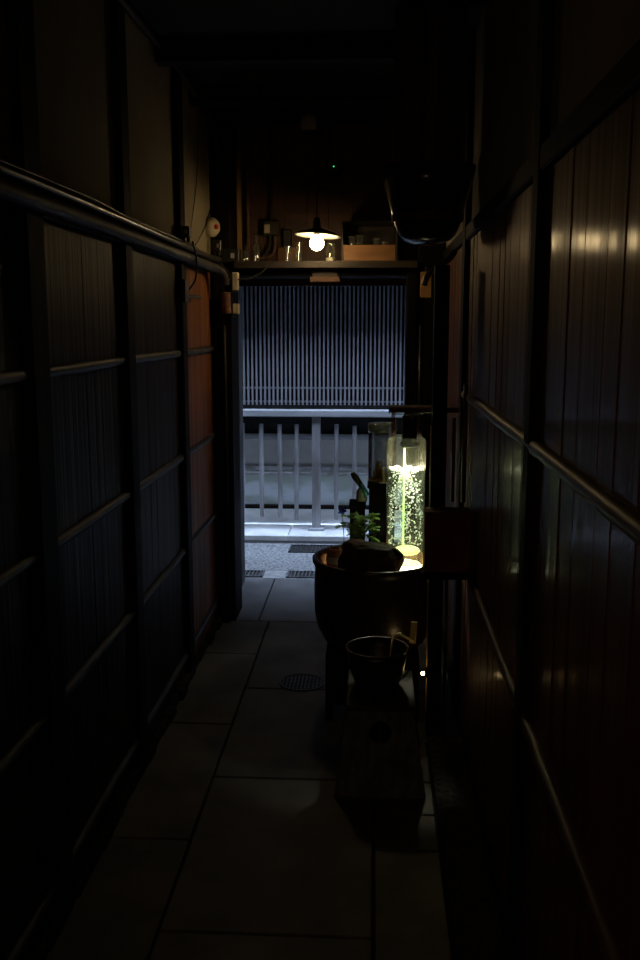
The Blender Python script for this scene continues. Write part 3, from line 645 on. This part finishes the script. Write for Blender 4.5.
# large hanging vessel
hv = thing('hanging_vessel', 'large dark rounded vessel hanging from the ceiling above the tank', 'hanging vessel', (.172, 3.24, 1.765))
prof = [(0, 0), (.03, .001), (.055, .005), (.078, .016), (.094, .033), (.105, .055), (.116, .090), (.130, .140), (.144, .19), (.158, .25), (.154, .25), (.138, .19), (.124, .14), (.110, .092), (.098, .058), (.086, .038), (.07, .024), (0, .012)]
one('bowl_shell', 'metal_hood', lambda bm: lathe(bm, prof, n=72), hv, True)
for k in range(16):
    a = k / 16 * 2 * PI
    def stv(bm):
        r = .112; w_ = .021
        box(bm, r - .006, r + .006, -w_, w_, .075, .73, .002, None)
        bmesh.ops.transform(bm, matrix=Matrix.Rotation(a, 4, 'Z'), verts=bm.verts[:])
    one('stave', 'hood_wood', stv, hv)
one('inner_liner', 'black_rough', lambda bm: lathe(bm, [(0, .06), (.075, .06), (.100, .11), (.104, .70), (0, .70)], n=40), hv, True)

# ------------------------------------------------------------------ stool, bowl and ladle
st = thing('wooden_stool', 'low worn wooden stool with splayed board legs and a round hole', 'stool', (.030, 2.84, 0))
def panel(yb, yt):
    def f(bm):
        # trapezoid board with a round hole, thickness .02
        n = 32; wb, wt, h = .148, .104, .278; hc, hr = .205, .036; th = .02
        outer = []
        for k in range(n):
            a = 2 * PI * (k + .5) / n; dx, dz = math.cos(a), math.sin(a)
            best = 9
            # intersect ray from hole centre with trapezoid
            if dz > 1e-6: best = min(best, (h - hc) / dz)
            if dz < -1e-6: best = min(best, -hc / dz)
            for s in (-1, 1):
                # side: x*s = wb - (wb-wt)*z/h
                den = s * dx + (wb - wt) / h * dz
                if den > 1e-6: best = min(best, (wb - (wb - wt) * hc / h) / den)
            outer.append((dx * best, hc + dz * best))
        corners = [(wt, h), (-wt, h), (-wb, 0), (wb, 0)]
        for c in corners:
            i = min(range(n), key=lambda q: (outer[q][0] - c[0]) ** 2 + (outer[q][1] - c[1]) ** 2); outer[i] = c
        inner = [(hr * math.cos(2 * PI * (k + .5) / n), hc + hr * math.sin(2 * PI * (k + .5) / n)) for k in range(n)]
        def V(p, side):
            y = yb + (yt - yb) * p[1] / h + side * th / 2; return bm.verts.new((p[0], y, p[1]))
        oF = [V(p, -1) for p in outer]; iF = [V(p, -1) for p in inner]; oB = [V(p, 1) for p in outer]; iB = [V(p, 1) for p in inner]
        for k in range(n):
            j = (k + 1) % n
            bm.faces.new((oF[k], oF[j], iF[j], iF[k])); bm.faces.new((oB[j], oB[k], iB[k], iB[j]))
            bm.faces.new((oF[j], oF[k], oB[k], oB[j])); bm.faces.new((iF[k], iF[j], iB[j], iB[k]))
    return f
one('leg', 'stool', panel(-.03, .015), st); one('leg', 'stool', panel(.34, .29), st)
one('seat', 'stool_top', lambda bm: box(bm, -.112, .112, -.012, .318, .279, .298, .004), st)
one('stretcher', 'stool', lambda bm: box(bm, -.008, .008, .015, .295, .12, .165, .002), st)
bw = thing('wash_basin', 'dark round basin with a paler rim sitting on the stool', 'basin', (.018, 3.015, .2985))
one('basin_body', 'bowl', lambda bm: lathe(bm, [(0, 0), (.062, 0), (.075, .008), (.090, .05), (.1, .105), (.104, .128), (.100, .128), (.095, .10), (.08, .035), (.05, .015), (0, .013)], n=56), bw, True)
one('rim', 'bowl_rim', lambda bm: lathe(bm, [(.1, .1285), (.105, .1275), (.107, .131), (.104, .134), (.1, .132)], n=56, close=True), bw, True)
ld = thing('bamboo_ladle', 'pale bamboo ladle leaning in the dark basin', 'ladle', (.075, 3.02, .33))
one('handle', 'bamboo', lambda bm: box(bm, .062, .085, .222, .231, .035, .115, .002, Matrix.Rotation(.06, 4, 'Y')), ld)
one('shaft', 'bamboo', lambda bm: tube(bm, [(-.02, .01, .02), (-.002, .05, .123), (.018, .105, .111), (.072, .221, .045)], .004, 8), ld, True)
one('cup', 'bowl', lambda bm: lathe(bm, [(0, -.005), (.018, -.005), (.02, .03), (.018, .03), (.016, -.002), (0, -.002)], c=(-.038, .01, -.003), n=24), ld, True)
# round drain cover
mh = thing('drain_cover', 'round iron drain cover set in the alley slabs left of the pot stand', 'drain cover', (-.295, 3.76, .001))
one('rim', 'iron', lambda bm: lathe(bm, [(.088, 0), (.098, 0), (.098, .004), (.088, .004)], n=48, close=True), mh)
def holes(bm):
    for i in range(-5, 6):
        c = i * .016; L = math.sqrt(max(0, .088 ** 2 - c * c))
        box(bm, c - .0035, c + .0035, -L, L, 0, .003); box(bm, -L, L, c - .0035, c + .0035, 0, .0028)
one('grid', 'iron', holes, mh)
one('sump', 'black', lambda bm: lathe(bm, [(0, .0004), (.088, .0004)], n=40), mh)

# unseen copy of the pendant behind the camera, added for warm fill light
rl = thing('pendant_lamp', 'added fill lamp behind the camera, copied from the enamel dish pendant', 'lamp', (-.50, -.75, 1.78))
for ch in list(lamp.children):
    c = ch.copy(); COL.objects.link(c); c.parent = rl
    if ch.name.startswith('bulb'):
        c.location.z = .014
        c.data = ch.data.copy(); c.data.materials.clear(); c.data.materials.append(mat('bulb_dim', (1, .9, .7), (1, .9, .7), .4, em=(1, .62, .30), ems=REAR_FILL))
    if ch.name.startswith('cord'): c.data = ch.data.copy(); c.data.transform(Matrix.Diagonal((1, 1, 1.19, 1)))
# tiny lamp on the upright
nl = slim
nh = one('light_holder', 'black', lambda bm: box(bm, .0005, .0080, -.010, .022, -.012, .012, .001), nl); nh.location = (-.0316, -.040, .255)
one('bulb', mat('amber_bulb', (1, .7, .3), (1, .7, .3), .4, em=(1, .68, .28), ems=50), lambda bm: lathe(bm, [(0, -.007), (.004, -.006), (.006, 0), (.004, .006), (0, .007)], c=(-.006, 0, 0), n=14), nh, True)
